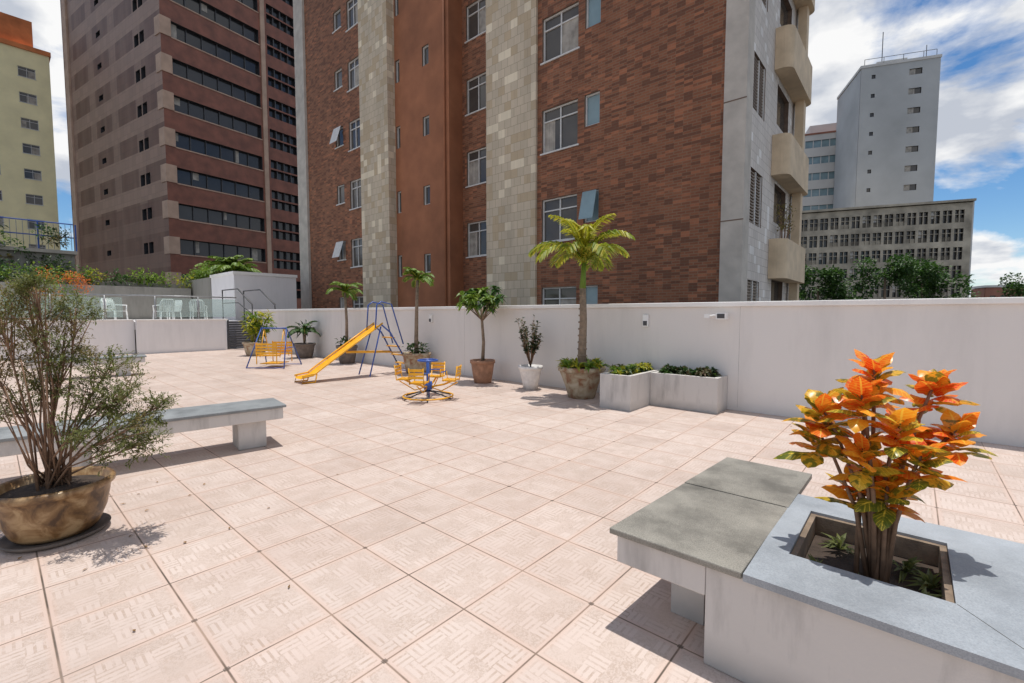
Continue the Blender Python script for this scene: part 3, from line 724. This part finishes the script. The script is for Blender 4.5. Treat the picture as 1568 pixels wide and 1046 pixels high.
for (r,z,ff) in heads:
    c=Rv*r+Fv*ff+V((0,0,z-.02)); b=V((r*.15+R(-.05,.05),R(-.06,.06),0))
    m=V((b.x*.75+c.x*.25,b.y*.75+c.y*.25,z*.45)); g.tube("stems|twig",[(b.x,b.y,-.02),tuple(m),tuple(m.lerp(c,.6)+V((0,0,.03))),tuple(c)],.010,6,.006)
    for i in range(18):
        az=i*2.4+R(-.3,.3); t=i/18; el=math.radians(70-72*t+R(-10,10)); cc=c-V((0,0,.12*t))
        cleaf(cc,az,el,R(.115,.165)*(.75+.35*t),R(.062,.088))
for (dx,dy) in [(-.17,-.18),(-.12,.15),(.17,-.17),(.12,.1),(.2,.0),(-.02,-.2)]: rosette(g,"groundcover|leaf_juniper",V((dx,dy,.01)),22,.12,.02,(5,75))
g.finish(smooth=("stems","leaves"))

g=Grp("potted_juniper",(-4.33,.24,0))
g.lathe("pot|pot_ceramic",[(.02,.03),(.20,.03),(.225,.06),(.265,.16),(.285,.27),(.29,.31),(.315,.33),(.318,.36),(.30,.375),(.275,.36),(.265,.32)],seg=40)
g.lathe("saucer|pot_dark",[(.02,.002),(.25,.002),(.28,.035),(.265,.035),(.24,.02),(.02,.02)],seg=36)
g.lathe("soil|soil",[(.27,.32),(.15,.345),(.01,.35)],seg=20)
F2=Fv;R2=Rv
cl=[(-.17,1.50,.18,0),(.065,1.44,.16,1),(-.09,1.18,.12,0),(.365,1.14,.14,2),(.52,.97,.17,2),(.42,.82,.17,2),(.60,.74,.13,2),(.27,1.0,.12,2),(.45,.60,.12,2),(-.35,1.2,.2,0),(.13,1.54,.10,1),(-.25,.9,.13,1),(.10,1.22,.11,1),(.3,.76,.12,2),(.58,.62,.09,2),(-.05,1.57,.13,0),(-.3,1.45,.18,1),(-.4,1.0,.17,0),(.38,.92,.14,2),(.02,1.32,.13,0),(.66,.86,.08,2),(-.02,1.02,.08,1),(.05,1.65,.07,1)]
for (r,z,rad,k) in cl:
    ff=R(-.15,.12); c=R2*r+F2*ff+V((0,0,z)); mid=V((c.x*.35+R(-.05,.05),c.y*.35+R(-.05,.05),.35+(z-.35)*.5))
    g.tube("stems|twig",[(R(-.08,.08),R(-.08,.08),.33),tuple(mid),tuple(c)],.009,6,.004)
    for j in range(11):
        dv=V((random.gauss(0,1),random.gauss(0,1),random.gauss(0,.9))).normalized(); q=c+dv*rad*R(.3,1.15)
        g.tube("stems|twig",[tuple(mid.lerp(c,R(.4,.95))),tuple(q)],.0035,4,.002)
        mat=("leaves_dry|leaf_dry","leaves_mid|leaf_juniper","leaves|leaf_juniper")[k]
        if random.random()<.25: mat=random.choice(["leaves_dry|leaf_dry","leaves|leaf_juniper"])
        for a in range(9):
            s0=q+V((R(-1,1),R(-1,1),R(-1,1)))*rad*.27; d=(dv*.5+V((R(-1,1),R(-1,1),R(-.2,1)))).normalized()
            for b in range(11):
                g.leaf(mat,s0+d*b*.008,d+V((R(-1,1),R(-1,1),R(-1,1)))*.9,.024,.008)
for i in range(14):
    a=R(0,6.28); q=R(.1,.5); g.tube("stems|twig",[(R(-.09,.09),R(-.09,.09),.33),(math.cos(a)*q*.5,math.sin(a)*q*.5,R(.5,.8)),(math.cos(a)*q,math.sin(a)*q,R(.8,1.3))],.007,5,.003)
g.finish(smooth=SM+("saucer",))

# ---------------------------------------------------------------- playground
g=Grp("swing_set",(-13.6,5.3,0),math.radians(40)); w=.36
for sx in (-w,w):
    g.tube("frame|blue_metal",[(sx*1.45,-.5,.02),(sx,0,1.10),(sx*1.45,.5,.02)],.017)
    g.tube("frame|blue_metal",[(sx*1.22,-.26,.55),(sx*1.22,.26,.55)],.012)
g.tube("frame|blue_metal",[(-w,0,1.10),(w,0,1.10)],.02)
g.tube("frame|blue_metal",[(-w*1.45,-.5,.03),(w*1.45,-.5,.03)],.012)
g.tube("frame|blue_metal",[(-w*1.45,.5,.03),(w*1.45,.5,.03)],.012)
for sx in (-.28,.28):
    for sy in (-.25,.25): g.tube("hangers|yellow_metal",[(sx,0,1.08),(sx,sy,.30)],.012)
for sy in (-.30,.30):
    for i in range(4): g.box("seats|yellow_metal",-.29,.29,sy-.10+i*.052,sy-.055+i*.052,.34,.37)
    for i in range(4): g.box("backs|yellow_metal",-.29,.29,sy*1.42-.012,sy*1.42+.012,.40+i*.08,.455+i*.08)
    for sx in (-.28,.28): g.tube("backs|yellow_metal",[(sx,sy*1.38,.12),(sx,sy*1.38,.72)],.014)
g.box("footrest|yellow_metal",-.26,.26,-.3,.3,.11,.13)
g.finish(smooth=("frame","hangers"))
g=Grp("playground_slide",(-9.95,4.35,0),math.radians(-2))
P=[(0,.0,.10),(0,.28,.14),(0,.55,.32),(0,1.2,.74),(0,1.95,1.22)]
for sx in (-.20,.20): g.tube("side_rails|yellow_metal",[(sx,p[1],p[2]+.06) for p in P],.020)
vs=[];fs=[]
for i,p in enumerate(P): vs+=[(-.19,p[1],p[2]+.03),(-.12,p[1],p[2]),(.12,p[1],p[2]),(.19,p[1],p[2]+.03)]
for i in range(len(P)-1):
    for k in range(3): fs.append((i*4+k,i*4+k+1,i*4+k+5,i*4+k+4))
g.mesh("chute|yellow_metal",vs,fs)
for sx in (-.20,.20):
    g.tube("bottom_legs|yellow_metal",[(sx,.05,.16),(sx,.0,.02),(sx,.28,.02),(sx,.32,.2)],.016)
    g.tube("ladder_rails|blue_metal",[(sx,1.92,1.24),(sx*1.05,2.15,1.05),(sx*1.3,2.75,.02)],.020)
    g.tube("handrails|blue_metal",[(sx,1.75,1.12),(sx,1.80,1.72),(sx,1.92,1.80),(sx,2.2,1.74),(sx*1.2,2.5,.75)],.017)
    g.tube("support_legs|blue_metal",[(sx,1.90,1.20),(sx*1.3,1.55,.02)],.017)
    g.tube("brace|yellow_metal",[(sx,1.0,.62),(sx*1.2,2.42,.55)],.015)
for i in range(4):
    t=(i+.6)/4.6; y_=2.15+.6*t; z_=1.05-1.03*t; s_=.21+.05*t; g.box("steps|yellow_metal",-s_,s_,y_-.06,y_+.05,z_-.01,z_+.015)
g.tube("ladder_rails|blue_metal",[(-.26,2.75,.03),(.26,2.75,.03)],.015)
g.finish(smooth=("side_rails","chute","ladder_rails","handrails","support_legs","brace","bottom_legs"))
g=Grp("merry_go_round",(-6.45,5.1,0),.35)
g.tube("post|blue_metal",[(0,0,.02),(0,0,.70)],.03)
def circ(r,z,n=24): return [(r*math.cos(2*math.pi*i/n),r*math.sin(2*math.pi*i/n),z) for i in range(n+1)]
g.tube("hand_wheel|blue_metal",circ(.17,.68),.017)
for i in range(4): a=i*math.pi/2; g.tube("hand_wheel|blue_metal",[(0,0,.66),(.17*math.cos(a),.17*math.sin(a),.68)],.012)
g.tube("hub|blue_metal",[(0,0,.16),(0,0,.30)],.075,16)
for i in range(6):
    a=i*math.pi/3; g.tube("base|dark_metal",[(0,0,.14),(.2*math.cos(a),.2*math.sin(a),.10),(.46*math.cos(a),.46*math.sin(a),.02)],.013)
g.tube("base_ring|yellow_metal",circ(.44,.05),.014)
for i in range(4):
    a=i*math.pi/2+.2; c,s_=math.cos(a),math.sin(a)
    T=lambda r,t,z:(c*r-s_*t,s_*r+c*t,z)
    g.tube("arms|yellow_metal",[T(0,0,.2),T(.3,0,.26),T(.46,0,.33)],.017)
    for k in range(4):
        r=.30+k*.06; vs=[T(r,-.13,.33),T(r+.048,-.13,.33),T(r+.048,.13,.33),T(r,.13,.33),T(r,-.13,.355),T(r+.048,-.13,.355),T(r+.048,.13,.355),T(r,.13,.355)]
        g.mesh("seats|yellow_metal",vs,[(3,2,1,0),(4,5,6,7),(0,1,5,4),(1,2,6,5),(2,3,7,6),(3,0,4,7)])
    for z in (.42,.48,.54):
        vs=[T(.555,-.13,z),T(.570,-.13,z),T(.570,.13,z),T(.555,.13,z),T(.555,-.13,z+.045),T(.570,-.13,z+.045),T(.570,.13,z+.045),T(.555,.13,z+.045)]
        g.mesh("seat_backs|yellow_metal",vs,[(3,2,1,0),(4,5,6,7),(0,1,5,4),(1,2,6,5),(2,3,7,6),(3,0,4,7)])
    for t in (-.125,.125): g.tube("seat_frames|yellow_metal",[T(.30,t,.48),T(.32,t,.35),T(.54,t,.33),T(.575,t,.60)],.012)
    g.tube("seat_frames|blue_metal",[T(.29,-.125,.48),T(.29,.125,.48)],.012)
    g.tube("foot_bar|yellow_metal",[T(.05,0,.2),T(.25,0,.14),T(.54,0,.30)],.010)
g.finish(smooth=("post","hand_wheel","hub","base","base_ring","arms","seat_frames"))

# ---------------------------------------------------------------- small fittings
g=Grp("floor_drain",(-.03,4.98,0)); g.box("frame|dark_metal",-.09,.09,-.09,.09,.001,.006)
for i in range(6): g.box("bars|galv",-.08,.08,-.075+i*.026,-.06+i*.026,.007,.010)
g.finish()
for x in (-9.45,-3.52):
    g=Grp("wall_lamp",(x,7.607,1.38)); g.box("case|white_plastic",-.05,.05,-.05,0,-.10,.11); g.box("grille|dark_metal",-.035,.035,-.056,-.051,-.08,.0); g.finish(bevel={"case":.008})
g=Grp("floodlight",(-2.28,7.55,1.47)); g.box("head|white_plastic",-.02,.13,-.12,-.02,-.05,.05); g.box("lens|dark_metal",0,.11,-.126,-.121,-.035,.035); g.tube("bracket|white_plastic",[(0,.05,0),(-.07,-.05,.01),(-.13,-.07,.0)],.014); g.box("sensor|white_plastic",-.2,-.12,-.11,-.04,-.03,.03); g.finish()
g=Grp("fallen_leaves")
for (cx,cy,n,sx,sy) in [(-4.2,.4,26,.5,.5),(-5.5,7.0,34,3.0,.35),(-.8,4.0,6,2.5,1.2),(-11,7.1,30,4,.4),(-4,3.5,5,3,1.5)]:
    for i in range(n):
        p=V((cx+random.gauss(0,sx),min(7.5,cy+random.gauss(0,sy)),.006)); a=R(0,6.28); g.leaf("leaves|dry_leaf",p,V((math.cos(a),math.sin(a),.05)),R(.02,.045),R(.012,.02),.25,0)
g.finish()

# ---------------------------------------------------------------- light, sky, camera
sd=V((.03,-.12,-1)).normalized()
L=bpy.data.lights.new("sun","SUN"); L.energy=3.9; L.angle=math.radians(.5); L.color=(1,.965,.91)
o=bpy.data.objects.new("sun",L); bpy.context.collection.objects.link(o); o.rotation_euler=sd.to_track_quat('-Z','Y').to_euler(); o.location=(0,0,30)
w=bpy.data.worlds.new("World"); S.world=w; w.use_nodes=True; t=w.node_tree; n=t.nodes; n.clear()
lk=t.links.new
out=n.new("ShaderNodeOutputWorld"); sky=n.new("ShaderNodeTexSky"); sky.sky_type='NISHITA'; sky.sun_disc=False
sky.sun_elevation=math.radians(83); sky.sun_rotation=math.radians(-14); sky.altitude=850; sky.air_density=1.0; sky.dust_density=.2; sky.ozone_density=2.5
hs=n.new("ShaderNodeHueSaturation"); hs.inputs["Saturation"].default_value=1.25; lk(sky.outputs[0],hs.inputs["Color"])
b1=n.new("ShaderNodeBackground"); b1.inputs[1].default_value=.12; lk(hs.outputs[0],b1.inputs[0])
tc=n.new("ShaderNodeTexCoord"); sp=n.new("ShaderNodeSeparateXYZ"); lk(tc.outputs["Generated"],sp.inputs[0])
def M(op,a,b):
    m=n.new("ShaderNodeMath"); m.operation=op
    for i,x in enumerate((a,b)):
        if isinstance(x,(int,float)): m.inputs[i].default_value=x
        else: lk(x,m.inputs[i])
    return m.outputs[0]
zz=M('ADD',M('MAXIMUM',sp.outputs[2],0.0),.30); cb=n.new("ShaderNodeCombineXYZ"); lk(M('DIVIDE',sp.outputs[0],zz),cb.inputs[0]); lk(M('DIVIDE',sp.outputs[1],zz),cb.inputs[1]); cb.inputs[2].default_value=3.7
nz=n.new("ShaderNodeTexNoise"); lk(cb.outputs[0],nz.inputs["Vector"]); nz.inputs["Scale"].default_value=2.3; nz.inputs["Detail"].default_value=11; nz.inputs["Roughness"].default_value=.58; nz.inputs["Distortion"].default_value=.2
rp=n.new("ShaderNodeValToRGB"); lk(nz.outputs["Fac"],rp.inputs[0]); rp.color_ramp.elements[0].position=.425; rp.color_ramp.elements[1].position=.545
nz2=n.new("ShaderNodeTexNoise"); lk(cb.outputs[0],nz2.inputs["Vector"]); nz2.inputs["Scale"].default_value=5.0; nz2.inputs["Detail"].default_value=8
rp2=n.new("ShaderNodeValToRGB"); lk(nz2.outputs["Fac"],rp2.inputs[0]); rp2.color_ramp.elements[0].position=.38; rp2.color_ramp.elements[1].position=.56
rp2.color_ramp.elements[0].color=(.56,.60,.68,1); rp2.color_ramp.elements[1].color=(1,1,1,1)
b2=n.new("ShaderNodeBackground"); b2.inputs[1].default_value=.96; lk(rp2.outputs[0],b2.inputs[0])
mx=n.new("ShaderNodeMixShader"); lk(rp.outputs[0],mx.inputs[0]); lk(b1.outputs[0],mx.inputs[1]); lk(b2.outputs[0],mx.inputs[2]); lk(mx.outputs[0],out.inputs[0])
S.view_settings.view_transform='Standard'; S.view_settings.look='None'; S.view_settings.exposure=0
cd=bpy.data.cameras.new("camera"); cd.sensor_width=36; cd.lens=36*700/1568; cd.clip_end=6000; cd.clip_start=.05
co=bpy.data.objects.new("camera",cd); bpy.context.collection.objects.link(co); co.location=(0,0,1.5)
co.rotation_euler=(math.radians(90-3.434),0,math.radians(41.19)); S.camera=co
